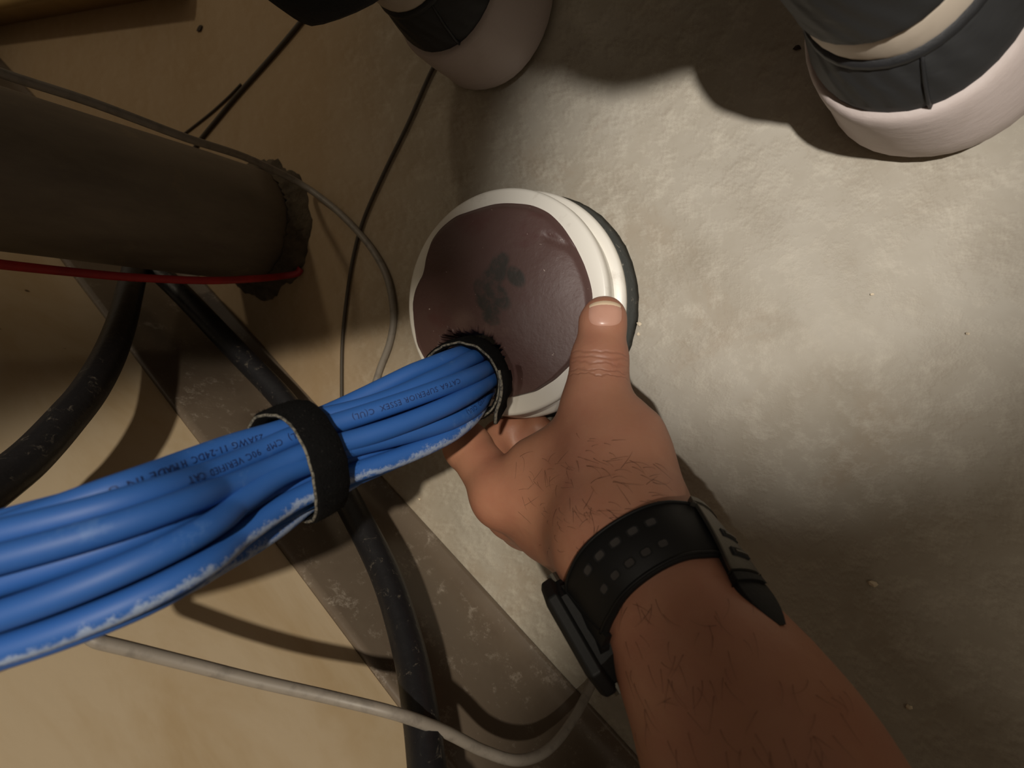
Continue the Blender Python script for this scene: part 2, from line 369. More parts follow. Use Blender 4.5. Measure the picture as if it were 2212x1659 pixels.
tag(mk('base_ring', V, Fc, mGasket, (*SCN, 0), sl), label='dark grey base ring')

ZP = .0352
out_px = [(1105, 440), (1150, 443), (1186, 459), (1215, 488), (1240, 526), (1262, 570), (1275, 610), (1281, 640), (1277, 685), (1262, 735), (1238, 783), (1200, 820), (1160, 845), (1122, 854), (1085, 862), (1040, 862), (985, 845), (945, 808), (920, 772), (905, 742), (898, 700), (894, 655), (899, 625), (912, 600), (922, 586), (921, 562), (932, 522), (955, 492), (986, 466), (1015, 457), (1045, 448), (1075, 441)]
OUT = np.array([on_rim(x, y, ZP)[:2] for x, y in out_px])
HC = on_rim(1040, 803, ZP)[:2]
hole_px = [(985, 711), (1010, 716), (1030, 713), (1062, 717), (1092, 736), (1104, 775), (1110, 808), (1114, 838), (1085, 855), (1035, 850), (985, 835), (955, 805), (950, 765), (965, 735)]
HOL = np.array([on_rim(x, y, ZP)[:2] for x, y in hole_px])
def polar(P, c, th):
    P = np.vstack([P, P[:1]]); res = np.zeros(len(th))
    for i, t in enumerate(th):
        d = np.array([math.cos(t), math.sin(t)]); best = 0
        for a, b in zip(P[:-1], P[1:]):
            e = b - a; den = d[0] * -e[1] + d[1] * e[0]
            if abs(den) < 1e-12: continue
            w = a - c; s = (w[0] * -e[1] + w[1] * e[0]) / den; u = (d[0] * w[1] - d[1] * w[0]) / den
            if s > 0 and -1e-6 <= u <= 1 + 1e-6: best = max(best, s)
        res[i] = best
    return res
th = np.linspace(0, 2 * np.pi, 260, endpoint=False)
ro = polar(OUT, HC, th); rh = polar(HOL, HC, th)
ker = np.array([1, 2, 3, 2, 1.]) / 9
ro = np.convolve(np.r_[ro[-2:], ro, ro[:2]], ker, 'valid')
up_px = (np.array([proj([HC[0] + .02 * math.cos(t), HC[1] + .02 * math.sin(t), ZP])[1] for t in th]) < 775)
rh = rh + np.where(up_px, rng.normal(size=len(th)) * .0009, rng.normal(size=len(th)) * .00025)
rh = np.minimum(rh, ro - .0015)
def pz(x, y, t):
    rad = math.hypot(x - SCN[0], y - SCN[1]) / .052
    z = ZP + TX * (x - SCN[0]) + TY * (y - SCN[1]) + .0004 + .0070 * (1 - min(1, rad) ** 2.2)
    z -= .0022 * math.exp(-((1 - t) / .03) ** 2) - .0022
    z += .0004 * math.sin(x * 130 + 1.3) * math.sin(y * 110)
    c1, c2 = at(1186, 514, ZP)[:2], at(1240, 536, ZP)[:2]
    e = c2 - c1; k = min(1, max(0, ((np.array([x, y]) - c1) @ e) / (e @ e))); dd = np.linalg.norm(np.array([x, y]) - c1 - e * k)
    z -= .0016 * math.exp(-(dd / .0014) ** 2)
    return z
V = []; Fc = []; nt = 44; nth = len(th)
for ti in range(-3, nt):
    for i in range(nth):
        if ti < 0:
            r = rh[i] * (1 - .02 * abs(ti)); x, y = HC[0] + r * math.cos(th[i]), HC[1] + r * math.sin(th[i])
            V.append((x, y, pz(x, y, 0) - .004 * abs(ti)))
        else:
            t = ti / (nt - 1); tt = 1 - (1 - t) ** 1.4
            r = rh[i] + (ro[i] - rh[i]) * tt; x, y = HC[0] + r * math.cos(th[i]), HC[1] + r * math.sin(th[i])
            V.append((x, y, pz(x, y, tt)))
for i in range(nth):
    r = ro[i] - .0004; V.append((HC[0] + r * math.cos(th[i]), HC[1] + r * math.sin(th[i]), .0230))
for ri in range(nt + 3):
    for i in range(nth):
        k = (i + 1) % nth; Fc.append((ri * nth + i, ri * nth + k, (ri + 1) * nth + k, (ri + 1) * nth + i))
mPut = Mt('maroon_putty', lin((86, 63, 59)), 0.50)
mPut.mix(mPut.math('MULTIPLY', mPut.ramp(mPut.noise(22, 5, 0.6), 0.40, 0.66), 0.8), lin((92, 70, 65)))
mPut.mix(mPut.math('MULTIPLY', mPut.ramp(mPut.noise(30, 4, 0.6, mPut.coord((1, 1.3, 1))), 0.56, 0.7), 0.7), lin((82, 48, 46)))
def loc(px, py): p = at(px, py, ZP + .007); return (p[0] - SCN[0], p[1] - SCN[1], 0)
ang = math.atan2(*(at(1120, 590, ZP)[:2] - at(1040, 690, ZP)[:2])[::-1])
sm = mPut.near([(loc(1081, 570), (.0065, .0050, ang)), (loc(1070, 600), (.0105, .0062, ang)), (loc(1116, 598), (.0042, .0066, ang)), (loc(1044, 628), (.0062, .0036, ang + 1.2)), (loc(1078, 637), (.0100, .0052, ang + 1.57)), (loc(1060, 662), (.0085, .0036, ang + 1.8)), (loc(1066, 688), (.0060, .0034, ang + 1.9))], .75, 1.1)
smn = mPut.math('MULTIPLY', sm, mPut.ramp(mPut.noise(140, 5, 0.7), 0.28, 0.52))
mPut.mix(mPut.math('MULTIPLY', smn, 0.9), lin((52, 51, 47)))
dustm = mPut.near([(loc(1010, 690), (.012, .006, 0)), (loc(1060, 712), (.012, .005, 0))], .3, 1.2)
mPut.mix(mPut.math('MULTIPLY', mPut.math('MULTIPLY', dustm, mPut.ramp(mPut.noise(90, 5), 0.4, 0.6)), 0.6), lin((112, 90, 82)))
mPut.mix(mPut.ramp(mPut.noise(330, 2, 0.5), 0.745, 0.77), lin((176, 160, 150)))
mPut.bumpy(mPut.noise(420, 5, 0.7), 0.35, 0.0005)
mPut.bumpy(mPut.noise(60, 4, 0.6), 0.25, 0.002)
tag(mk('firestop_putty', V, Fc, mPut, (*SCN, 0)), 'maroon firestop putty plugging the white sleeve, with dark smudges and a ragged cable hole', 'putty')

# ------------------------------------------------------------------ blue cable bundle
BP = catmull([(*at(1026, 812, .036)[:2], -.012), (*at(1026, 812, .036)[:2], .012), at(1026, 810, .036), (-.1515, -.0125, .062), (-.1480, -.0190, .088), (-.1545, -.0300, .120), dep(640, 1003, .195), dep(450, 1102, .168), dep(300, 1172, .148), dep(0, 1266, .140), dep(-300, 1345, .138), (-.212, -.072, .275), (-.216, -.076, .33), (-.216, -.078, .45), (-.216, -.078, .60)], 16)
arc = np.r_[0, np.cumsum(np.linalg.norm(np.diff(BP, axis=0), axis=1))]
sN = 230; su = np.linspace(0, arc[-1], sN)
BP = np.stack([np.interp(su, arc, BP[:, k]) for k in range(3)], 1)
bT, bN, bB = frames(BP, (0, 1, 0))
def nearest_s(px, py):
    d = [np.hypot(*(np.array(proj(p)) - (px, py))) if p[2] < .25 else 1e9 for p in BP]; return int(np.argmin(d))
i1, i2 = nearest_s(1008, 829), nearest_s(652, 1000)
s1, s2 = su[i1], su[i2]
CR = .00372
hexo = [(0, 0)] + [(7.45 * math.cos(a), 7.45 * math.sin(a)) for a in np.arange(6) * math.pi / 3 + .2] + [((14.6 if k % 2 == 0 else 13.2) * math.cos(a), (14.6 if k % 2 == 0 else 13.2) * math.sin(a)) for k, a in enumerate(np.arange(12) * math.pi / 6 + .2)]
hexo = np.array(hexo) / 1000
def swell(s):
    m = np.interp(s, [0, s1 - .02, s1, s1 + .035, s2, s2 + .06, s2 + .2], [.84, .86, .93, 1.08, 1.0, 1.10, 1.15]); return m
twist = np.interp(su, [0, s1, s2, su[-1]], [-.45, -.15, .5, .75])
paths = []
for k, (a, b) in enumerate(hexo):
    ph = rng.uniform(0, 6.28, 4); amp = .0016 if k > 6 else .0008; kr = rng.uniform(.90, 1.05) if k > 6 else 1; a *= kr; b *= kr
    tw = twist + (.16 * np.sin(su * 26 + ph[2]) if k > 6 else 0)
    damp = 1 - .75 * np.exp(-((su - s1) / .012) ** 2) - .75 * np.exp(-((su - s2) / .012) ** 2)
    x = (a * np.cos(tw) - b * np.sin(tw)) * swell(su) + amp * damp * np.sin(su * 48 + ph[0])
    y = (a * np.sin(tw) + b * np.cos(tw)) * swell(su) + amp * damp * np.sin(su * 41 + ph[1])
    paths.append(BP + bN * x[:, None] + bB * y[:, None])
# rank: which cables show, from the upper edge of the bundle to the lower
ir = int(np.argmin([abs(proj(p)[0] - 320) if p[2] < .25 else 1e9 for p in BP]))
vd = unit(CAM - BP[ir]); vd = vd - (vd @ bT[ir]) * bT[ir]; vd /= np.linalg.norm(vd)
facing = [(p[ir] - BP[ir]) @ vd for p in paths]
ypos = [proj(p[ir])[1] for p in paths]
vis = sorted([k for k in range(19) if facing[k] > -.003 and k > 6], key=lambda k: ypos[k])
ords = ['uppermost', 'second', 'third', 'fourth', 'fifth', 'sixth', 'seventh', 'eighth', 'ninth', 'tenth']
def text_on(path, body, s_at, size, yoff, parent, org, along=1):
    cu = bpy.data.curves.new('print', 'FONT'); cu.body = body; cu.size = size; cu.resolution_u = 2; cu.space_character = 1.12
    to = bpy.data.objects.new('tmp', cu); COL.objects.link(to)
    dg = bpy.context.evaluated_depsgraph_get(); me = bpy.data.meshes.new_from_object(to.evaluated_get(dg))
    bpy.data.objects.remove(to)
    bm = bmesh.new(); bm.from_mesh(me); bpy.data.meshes.remove(me)
    bmesh.ops.triangulate(bm, faces=bm.faces)
    for _ in range(2):
        es = [e for e in bm.edges if e.calc_length() > .0009]
        if es: bmesh.ops.subdivide_edges(bm, edges=es, cuts=1)
    bmesh.ops.triangulate(bm, faces=bm.faces)
    pa = np.r_[0, np.cumsum(np.linalg.norm(np.diff(path, axis=0), axis=1))]
    T = np.gradient(path, axis=0); T /= np.linalg.norm(T, axis=1)[:, None]
    Vt = []
    for v in bm.verts:
        s = s_at + v.co.x
        p = np.array([np.interp(s, pa, path[:, q]) for q in range(3)]); t = unit([np.interp(s, pa, T[:, q]) for q in range(3)])
        vv = CAM - p; vv = unit(vv - (vv @ t) * t); bb = np.cross(vv, t)          # text up points to the lower side of the bundle
        f = (v.co.y - size * .36) / CR + yoff
        Vt.append(p + (CR + .00012) * (vv * math.cos(f) + bb * math.sin(f)))
    Fc = [[v.index for v in f.verts] for f in bm.faces]; bm.free()
    o = mk('printed_text', Vt, Fc, mInk, org, parent, False); tag(o, label='dark printed lettering')
    return o
allc = {}
for k, p in enumerate(paths):
    V, Fc = tube_vf(p, CR, 16)
    nv = len(p) * 16
    ii = np.repeat(np.arange(len(p)), 16); jj = np.tile(np.arange(16), len(p))
    # v runs around the jacket, 0.5 facing the wrist side of the bundle
    T, N, Bn = frames(p)
    dirn = unit(np.array([.90, -.35, .10]))
    a0 = np.arctan2((Bn * dirn).sum(1), (N * dirn).sum(1))
    vv = ((jj / 16 * 2 * np.pi - a0[ii]) / (2 * np.pi) + .5) % 1
    uv = np.stack([su[ii], vv], 1)
    o = mk('blue_cable', V, Fc, mBlueD if k in (vis[-1], [q for q in vis if facing[q] > .002][-1]) else mBlue, p[0], None, True, uv)
    if k in vis:
        n = vis.index(k)
        lab = ('uppermost visible blue data cable of the bundle, along its top edge' if n == 0 else
               'lowest visible blue data cable of the bundle, along its bottom edge, with a pale streak' if n == len(vis) - 1 else
               ords[n] + ' visible blue data cable counted from the top edge of the bundle')
        tag(o, lab, 'cable', 'blue data cables in the bundle')
    else:
        tag(o, 'blue data cable hidden inside or behind the bundle', 'cable', 'blue data cables in the bundle')
    allc[k] = o
def sarc(path, px):
    pa = np.r_[0, np.cumsum(np.linalg.norm(np.diff(path, axis=0), axis=1))]
    i = int(np.argmin([abs(proj(q)[0] - px) if q[2] > .06 and q[2] < .25 else 1e9 for q in path])); return pa[i]
def put(k, body, px, size, yoff): text_on(paths[k], body, sarc(paths[k], px), size, yoff, allc[k], paths[k][0])
im = int(np.argmin([abs(proj(p)[0] - 850) if p[2] < .2 else 1e9 for p in BP]))
vm = unit(CAM - BP[im]); vm = vm - (vm @ bT[im]) * bT[im]; vm /= np.linalg.norm(vm)
visM = sorted([k for k in range(7, 19) if (paths[k][im] - BP[im]) @ vm > .002], key=lambda k: proj(paths[k][im])[1])
put(visM[1], 'CAT6A SUPERIOR ESSEX  C(UL)', 985, .0030, .0)
put(visM[-2], '90C VERIFIED  C(UL)', 1045, .0028, .0)
visL = [k for k in vis if facing[k] > 0.002]
put(visL[0], '23AWG 11-24DC  H MADE IN U', 560, .0030, .1)
put(visL[1], '(UL)  CMP  90C VERIFIED  CAT', 655, .0030, .0)

# ------------------------------------------------------------------ hook and loop straps
def strap(i0, rad, width, tilt, name, label, tail=None, seed=1):
    c = BP[i0]; t = bT[i0].copy()
    t = unit(t + tilt)
    v = unit(CAM - c); v = unit(v - (v @ t) * t); b = np.cross(t, v)
    root = empty(name, c); tag(root, label, 'strap', 'black straps around the blue cables')
    na = 72; rr = np.random.default_rng(seed); rings = []; edge = []; edge2 = []
    lump = np.convolve(np.tile(rr.normal(size=na), 3), np.ones(7) / 7, 'same')[na:2 * na] * .0009
    for j in range(na):
        a = 2 * math.pi * j / na; r = rad + lump[j]; d = v * math.cos(a) + b * math.sin(a)
        w = width / 2 * (1 + .04 * math.sin(a * 3 + seed)); of = .0012 * math.sin(a * 2 + seed)
        sec = [(r, -w), (r + .0017, -w), (r + .0024, -w * .9), (r + .0027, 0), (r + .0024, w * .9), (r + .0017, w), (r, w)]
        rings.append(np.array([c + d * q + t * (s + of) for q, s in sec]))
        edge.append(c + d * (r + .0012) + t * (w + of + .0002)); edge2.append((c + d * (r + .0026), d, t * w))
    n = 7; V = np.vstack(rings); Fc = []
    for j in range(na):
        k = (j + 1) % na
        for i in range(n):
            m = (i + 1) % n; Fc.append((j * n + i, j * n + m, k * n + m, k * n + i))
    band = mk('band', V, Fc, mVel, c, root)
    E = np.array(edge + edge[:1]); V, Fc = tube_vf(E, .00055, 6, False); tag(mk('edge_stitching', V, Fc, mThread, c, band), label='pale grey stitched edge')
    hv = []; hf = []
    for q in range(2600):
        j = rr.integers(na); p, d, tw = edge2[j]; p2 = edge2[(j + 1) % na][0]
        base = p + (p2 - p) * rr.uniform() + tw * rr.uniform(-1, 1) * .97 - d * .0004
        dr = unit(d + rr.normal(size=3) * .55); sd = unit(np.cross(dr, rr.normal(size=3))) * .00009; ln = rr.uniform(.0006, .0016)
        k = len(hv); hv += [base - sd, base + sd, base + dr * ln]; hf.append((k, k + 1, k + 2))
    tag(mk('loop_fuzz', hv, hf, mVel, c, band, False), kind='stuff')
    if tail:
        P = catmull(tail, 8); T = np.gradient(P, axis=0); T /= np.linalg.norm(T, axis=1)[:, None]
        wv_ = unit(t * -1.0); rg = []
        for p, tt in zip(P, T):
            s = unit(wv_ - (wv_ @ tt) * tt); nn = np.cross(tt, s)
            rg.append(np.array([p + nn * .0009, p + s * width * .97 + nn * .0009, p + s * width * .97 - nn * .0009, p - nn * .0009]))
        V, Fc = loft(rg); mk('loose_tail', V, Fc, mVel, c, root)
        V, Fc = tube_vf(P, .00075, 6); tag(mk('tail_stitching', V, Fc, mThread, c, band), label='pale grey stitched edge')
    return root
strap(i2, .0190, .0125, np.array([.0, -.0, .0]), 'hook_and_loop_strap', 'fuzzy black strap around the middle of the blue cable bundle', None, 3)
tl = [dep(1078, 800, .232), dep(1083, 835, .232), dep(1080, 865, .234), dep(1072, 890, .237), dep(1070, 915, .240)]
strap(i1, .0174, .0155, np.array([.0, .0, .0]), 'hook_and_loop_strap', 'black strap around the blue cables where they enter the putty, its tail hanging down', tl, 5)

# ------------------------------------------------------------------ shoes and colleague
def shoe(heel, axis, label, lean, Ln=.295):
    heel = np.asarray(heel); ax = unit(axis); sd = np.array([ax[1], -ax[0]])      # sd = wearer's right... image right
    root = empty('sneaker', (heel[0], heel[1], 0)); tag(root, label, 'shoe', 'colleague shoes')
    n = 40
    def hw(y):
        t = y / Ln
        Wd = np.interp(t, [0, .15, .35, .55, .72, .88, 1], [.0370, .0390, .0400, .0455, .0505, .047, .042])
        yh, yt = .039, .085
        if y < yh: Wd *= math.sqrt(max(0, 1 - ((yh - y) / yh) ** 2)) ** .9
        if y > Ln - yt: Wd *= math.sqrt(max(0, 1 - ((y - Ln + yt) / yt) ** 2)) ** .85
        return Wd
    ts = (1 - np.cos(np.linspace(0, np.pi, n))) / 2
    def ring(z, ins, dy=0.0, comp=True):
        L_, R_ = [], []
        for t in ts:
            y = t * Ln; w = max(0, hw(y)); g = 1 if (y < .12 or not comp or z < .04) else max(.35, 1 - (y - .12) / .12 * .65)
            zz = z if z < .04 else .04 + (z - .04) * g
            k = 1 - ins / .043; yy = Ln / 2 + (y - Ln / 2) * (1 - 2 * ins / Ln) + dy * (1 - t)
            L_.append((yy, -w * k, zz)); R_.append((yy, w * k, zz))
        pts = L_ + R_[-2:0:-1]
        return np.array([(*(heel + ax * y + sd * x + np.array([-lean * max(0, min(z, .10) - .012) * 1.2, 0])), z_) for y, x, z_ in pts])
    V, Fc = loft([ring(.0005, .006), ring(.0012, .004), ring(.0050, .0012), ring(.0062, .0010)], True, False)
    tag(mk('outsole', V, Fc, mRubD, (*heel, 0), root), label='dirty worn sole edge')
    V, Fc = loft([ring(.0055, .0006), ring(.0075, .0), ring(.016, .0008), ring(.026, .0020), ring(.034, .0034), ring(.0380, .0044), ring(.0396, .0060), ring(.0394, .0100)], False, True)
    mk('midsole', V, Fc, mRub, (*heel, 0), root)
    V, Fc = loft([ring(.0385, .0066, .001), ring(.043, .0066, .0015), ring(.051, .0084, .0035), ring(.0575, .0104, .005), ring(.0600, .0114, .006), ring(.0603, .0135, .006)], False, True)
    up = mk('heel_counter', V, Fc, mRib, (*heel, 0), root)
    V, Fc = loft([ring(.0578, .0110, .0056), ring(.0590, .0100, .0056), ring(.0606, .0106, .0058), ring(.0614, .0118, .006)], False, False)
    mk('piping', V, Fc, mLea, (*heel, 0), up)
    V, Fc = loft([ring(.0590, .0122, .006), ring(.0640, .0116, .0062), ring(.0700, .0124, .0068), ring(.0740, .0136, .0070)], False, True)
    tag(mk('stripe', V, Fc, mStr, (*heel, 0), root), label='off-white band around the upper')
    V, Fc = loft([ring(.0715, .0128, .0066), ring(.0730, .0118, .0068), ring(.0755, .0122, .007), ring(.088, .0130, .008), ring(.105, .0140, .011), ring(.120, .0160, .013), ring(.125, .019, .014)], False, True)
    mk('collar', V, Fc, mRib, (*heel, 0), root)
    # heel seam: a narrow raised strip with a fold beside it
    rg = []
    for z, ins, dy in ((.0398, .0062, .001), (.043, .0062, .0015), (.051, .0080, .0035), (.0570, .0100, .005), (.0598, .0110, .006)):
        x = .012 + .05 * (z - .04); k = 1 - ins / .043
        yb = next(t * Ln for t in np.linspace(0, .2, 400) if hw(t * Ln) * k >= x)
        y = Ln / 2 + (yb - Ln / 2) * (1 - 2 * ins / Ln) + dy
        rg.append([(y - .0004, x - .0010), (y - .0012, x - .0006), (y - .0012, x + .0008), (y + .0012, x + .0016)])
        rg[-1] = np.array([(*(heel + ax * (q + .0004) + sd * (x + (w - x) * .45) + np.array([-lean * (z - .012) * 1.2, 0])), z) for q, w in rg[-1]])
    V, Fc = loft(rg); mk('heel_seam', V, Fc, mLea, (*heel, 0), up)
    return root
hR = np.array([.0236, .0767]); hM = np.array([-.1765, .1490])
axR = unit([.20, .98]); axM = unit([.10, .99])
shoe(hR, axR, 'black sneaker with white sole and off-white stripe at the upper right', .34)
shoe(hM, axM, 'black sneaker with white sole at the top middle, under a black trouser hem', .20)

# ------------------------------------------------------------------ implicit surfaces (smooth bodies)
def surface_nets(Fd, org, h):
    s = Fd < 0; nx, ny, nz = Fd.shape
    crn = [(i, j, k) for i in (0, 1) for j in (0, 1) for k in (0, 1)]
    cnt = np.zeros((nx - 1, ny - 1, nz - 1), np.int8)
    for i, j, k in crn: cnt += s[i:nx - 1 + i, j:ny - 1 + j, k:nz - 1 + k]
    act = (cnt > 0) & (cnt < 8); idx = np.argwhere(act); vid = -np.ones(act.shape, np.int64); vid[act] = np.arange(len(idx))
    pos = np.zeros((len(idx), 3)); num = np.zeros(len(idx))
    val = {c: Fd[idx[:, 0] + c[0], idx[:, 1] + c[1], idx[:, 2] + c[2]] for c in crn}
    for a in crn:
        for ax in range(3):
            if a[ax] == 0:
                b = list(a); b[ax] = 1; b = tuple(b); va, vb = val[a], val[b]; m = (va < 0) != (vb < 0)
                t = np.where(m, va / np.where(m, va - vb, 1), 0)
                q = np.array(a, float)[None].repeat(len(idx), 0); q[:, ax] += t
                pos[m] += q[m]; num[m] += 1
    pos /= num[:, None]; V = org + (idx + pos) * h
    Q = []
    for ax in range(3):
        o1, o2 = (ax + 1) % 3, (ax + 2) % 3
        sl0 = [slice(None)] * 3; sl1 = [slice(None)] * 3; sl0[ax] = slice(0, -1); sl1[ax] = slice(1, None)
        a, b = s[tuple(sl0)], s[tuple(sl1)]
        e = np.argwhere(a != b); e = e[(e[:, o1] > 0) & (e[:, o2] > 0) & (e[:, o1] < Fd.shape[o1] - 1) & (e[:, o2] < Fd.shape[o2] - 1)]
        flip = a[e[:, 0], e[:, 1], e[:, 2]]
        def g(d1, d2):
            c = e.copy(); c[:, o1] -= d1; c[:, o2] -= d2; return vid[c[:, 0], c[:, 1], c[:, 2]]
        q = np.stack([g(1, 1), g(0, 1), g(0, 0), g(1, 0)], 1); q[~flip] = q[~flip][:, ::-1]; Q.append(q)
    Q = np.vstack(Q); Q = Q[(Q >= 0).all(1)]
    return V, Q
class Field:
    def __init__(s, lo, hi, h):
        s.lo = np.asarray(lo, float); s.h = h; s.n = np.ceil((np.asarray(hi) - s.lo) / h).astype(int) + 1
        s.F = np.full(s.n, .05, np.float32)
    def cone(s, a, b, ra, rb, k=.006, flat=None, sub=False):
        """round cone a-b blended in with smoothness k; flat = (direction, factor) squashes it along a direction"""
        a, b = np.asarray(a, float), np.asarray(b, float); m = max(ra, rb) * 1.3 + 4 * k + .004
        i0 = np.maximum(0, np.floor((np.minimum(a, b) - m - s.lo) / s.h).astype(int)); i1 = np.minimum(s.n, np.ceil((np.maximum(a, b) + m - s.lo) / s.h).astype(int) + 1)
        if (i1 <= i0).any(): return
        ax = [s.lo[q] + np.arange(i0[q], i1[q]) * s.h for q in range(3)]
        X = np.stack(np.meshgrid(*ax, indexing='ij'), -1)
        ba = b - a; t = np.clip(((X - a) @ ba) / max(1e-12, ba @ ba), 0, 1)
        D = X - a - t[..., None] * ba
        if flat is not None:
            f = unit(flat[0]); D = D + (D @ f)[..., None] * f * (1 / flat[1] - 1)
        d = np.linalg.norm(D, axis=-1) - (ra + (rb - ra) * t)
        sl_ = tuple(slice(i0[q], i1[q]) for q in range(3)); o = s.F[sl_]
        if k <= 1e-6: s.F[sl_] = np.minimum(o, d)
        else:
            hh = np.clip(.5 + .5 * (o - d) / k, 0, 1); s.F[sl_] = o * (1 - hh) + d * hh - k * hh * (1 - hh)
    def mesh(s): return surface_nets(s.F, s.lo, s.h)
def relax(V, Q, it=2, lam=.5):
    E = np.vstack([Q[:, [0, 1]], Q[:, [1, 2]], Q[:, [2, 3]], Q[:, [3, 0]]]); E = np.vstack([E, E[:, ::-1]])
    cnt = np.bincount(E[:, 0], minlength=len(V))[:, None]
    for _ in range(it):
        S = np.stack([np.bincount(E[:, 0], V[E[:, 1], q], len(V)) for q in range(3)], 1) / np.maximum(1, cnt); V = V + lam * (S - V)
    return V

# colleague: trousers and legs, standing in the sneakers, facing away
f = Field((-.62, .02, .05), (.42, .62, 1.25), .010)
aR = np.array([*(hR + axR * .065 + np.array([-.030, 0])), 0]); aM = np.array([*(hM + axM * .070), 0])
pel = (aR + aM) / 2 + np.array([0.03, .09, .98])
pelL, pelR = pel + np.array([-.09, .0, -.06]), pel + np.array([.09, 0, -.06])
kM = aM + np.array([-.01, .035, .50]); kR = aR + np.array([.01, .05, .50])
f.cone(np.array([-.188, .192, .100]), np.array([-.188, .215, .30]), .050, .062, .01); f.cone(np.array([-.190, .215, .30]), kM, .062, .066, .02); f.cone(kM, pelL, .066, .092, .02)
f.cone(aR + [.012, .03, .175], aR + [.01, .03, .30], .054, .058, .01); f.cone(aR + [.01, .03, .30], kR, .058, .066, .02); f.cone(kR, pelR, .066, .092, .02)
f.cone(pelL, pelR, .10, .10, .04); f.cone(pel, pel + [0, .02, .16], .125, .13, .05)
f.F = np.maximum(f.F, (.097 - (f.lo[2] + np.arange(f.n[2]) * f.h))[None, None, :]).astype(np.float32)   # flat trouser hem
V, Q = f.mesh(); V = relax(V, Q, 1)
V[:, :2] += np.stack([.003 * np.sin(V[:, 2] * 90 + V[:, 0] * 40), .003 * np.cos(V[:, 2] * 75 + V[:, 1] * 50)], 1)
pc = mk('person', V, Q, mTro, (*((aR + aM) / 2)[:2], 0)); tag(pc, 'person in black trousers standing in the black and white sneakers, turned away', 'person')

# ------------------------------------------------------------------ the photographer's left hand and arm
T0 = at(1303, 694, .0500); TI = at(1295, 778, .0530); TM = at(1290, 868, .0560); TC = at(1335, 985, .0610)
IM, IP_, ID, IT = at(1088, 1070, .0600), at(1010, 965, .0480), at(955, 890, .0330), at(930, 845, .0215)
WR = at(1345, 1165, .0770); CP = at(1300, 1105, .0640)
E1 = at(1492, 1380, .0860); E2 = at(1568, 1500, .0930); E3 = at(1652, 1659, .0990)
adir = unit(E3 - WR); EL = E3 + adir * .135 + np.array([0, -.0, .012])
SH = EL + np.array([.15, .0, .26])
h = .0016
pts = np.array([T0, IT, IM, EL, SH, WR]); lo = pts.min(0) - .06; hi = pts.max(0) + .06; lo[2] = -.002
# the grid would be huge for the whole arm, so the upper arm is cut at the short sleeve hem
hi[2] = EL[2] + .11; lo[0] = IT[0] - .02; lo[1] = EL[1] - .07
f = Field(lo, hi, h)
camv = unit(CAM - T0)
nailn = unit(camv + np.array([0.05, 0.0, 0.1])); 
# thumb
f.cone(T0, TI, .0098, .0108, .004, flat=(nailn, .86))
f.cone(at(1306, 684, .0495), T0, .0086, .0098, .004, flat=(nailn, .82))
f.cone(TI, TM, .0108, .0126, .006); f.cone(TM, TC, .0128, .0175, .010); f.cone(TI, TI, .0113, .0113, .004)
f.cone(TC, WR, .0185, .0235, .014)
f.cone(at(1365, 975, .055), at(1385, 1080, .062), .0110, .0165, .012)
# palm and back of the hand
mcp = [IM, at(1105, 1105, .0420), at(1130, 1130, .0270), at(1160, 1145, .0150)]
for m, r in zip(mcp, (.0135, .0130, .0125, .0110)): f.cone(m, CP + (m - IM) * .35, r, .0165, .012)
f.cone(TC, IM, .0110, .0105, .014); f.cone(at(1250, 925, .055), at(1150, 985, .055), .0075, .0085, .014)
f.cone(at(1366, 900, .057), at(1385, 925, .057), .0068, .0085, .004); f.cone(CP, WR, .0200, .0230, .014); f.cone(at(1190, 1150, .050), at(1270, 1180, .066), .0130, .0170, .012)
# index finger
f.cone(IM, IP_, .0132, .0112, .006); f.cone(IP_, ID, .0110, .0098, .004); f.cone(ID, IT, .0098, .0082, .003); f.cone(IP_, IP_, .0116, .0116, .004)
# the other fingers, closing round the foot of the sleeve under the index
def finger(a, b, c, d, r):
    f.cone(a, b, r[0], r[1], .0045); f.cone(b, c, r[1], r[2], .003); f.cone(c, d, r[2], r[3], .003)
finger(mcp[1], at(1060, 985, .0260), at(1080, 945, .0160), at(1110, 925, .0120), (.0125, .0105, .0095, .0084))
finger(mcp[2], at(1090, 1030, .0150), at(1110, 965, .0120), at(1160, 925, .0100), (.0120, .0102, .0092, .0082))
finger(mcp[3], at(1140, 1050, .0110), at(1165, 985, .0095), at(1205, 940, .0090), (.0105, .0092, .0084, .0076))
# forearm
f.cone(WR, at(1425, 1262, .080), .0232, .0222, .012); f.cone(at(1425, 1262, .080), E1, .0222, .0262, .010); f.cone(E1, E2, .0262, .0300, .01); f.cone(E2, E3, .0300, .0335, .01); f.cone(E3, EL, .0350, .0400, .01)
f.cone(EL, EL, .040, .040, .012); f.cone(EL, EL + (SH - EL) * .6, .038, .043, .015)
V, Q = f.mesh(); V = relax(V, Q, 3, .5)
V[:, 2] = np.maximum(V[:, 2], .0006)
mSkin = Mt('skin', lin((168, 119, 94)), 0.50)
mSkin.mix(mSkin.math('MULTIPLY', mSkin.ramp(mSkin.noise(32, 4, 0.6), 0.42, 0.68), 0.55), lin((156, 98, 80)))
mSkin.mix(mSkin.math('MULTIPLY', mSkin.ramp(mSkin.noise(55, 4, 0.6, dist=0.4), 0.55, 0.75), 0.35), lin((180, 132, 106)))
mSkin.b.inputs['Subsurface Weight'].default_value = 0.12; mSkin.b.inputs['Subsurface Radius'].default_value = (.004, .0015, .0008); mSkin.b.inputs['Subsurface Scale'].default_value = 0.6
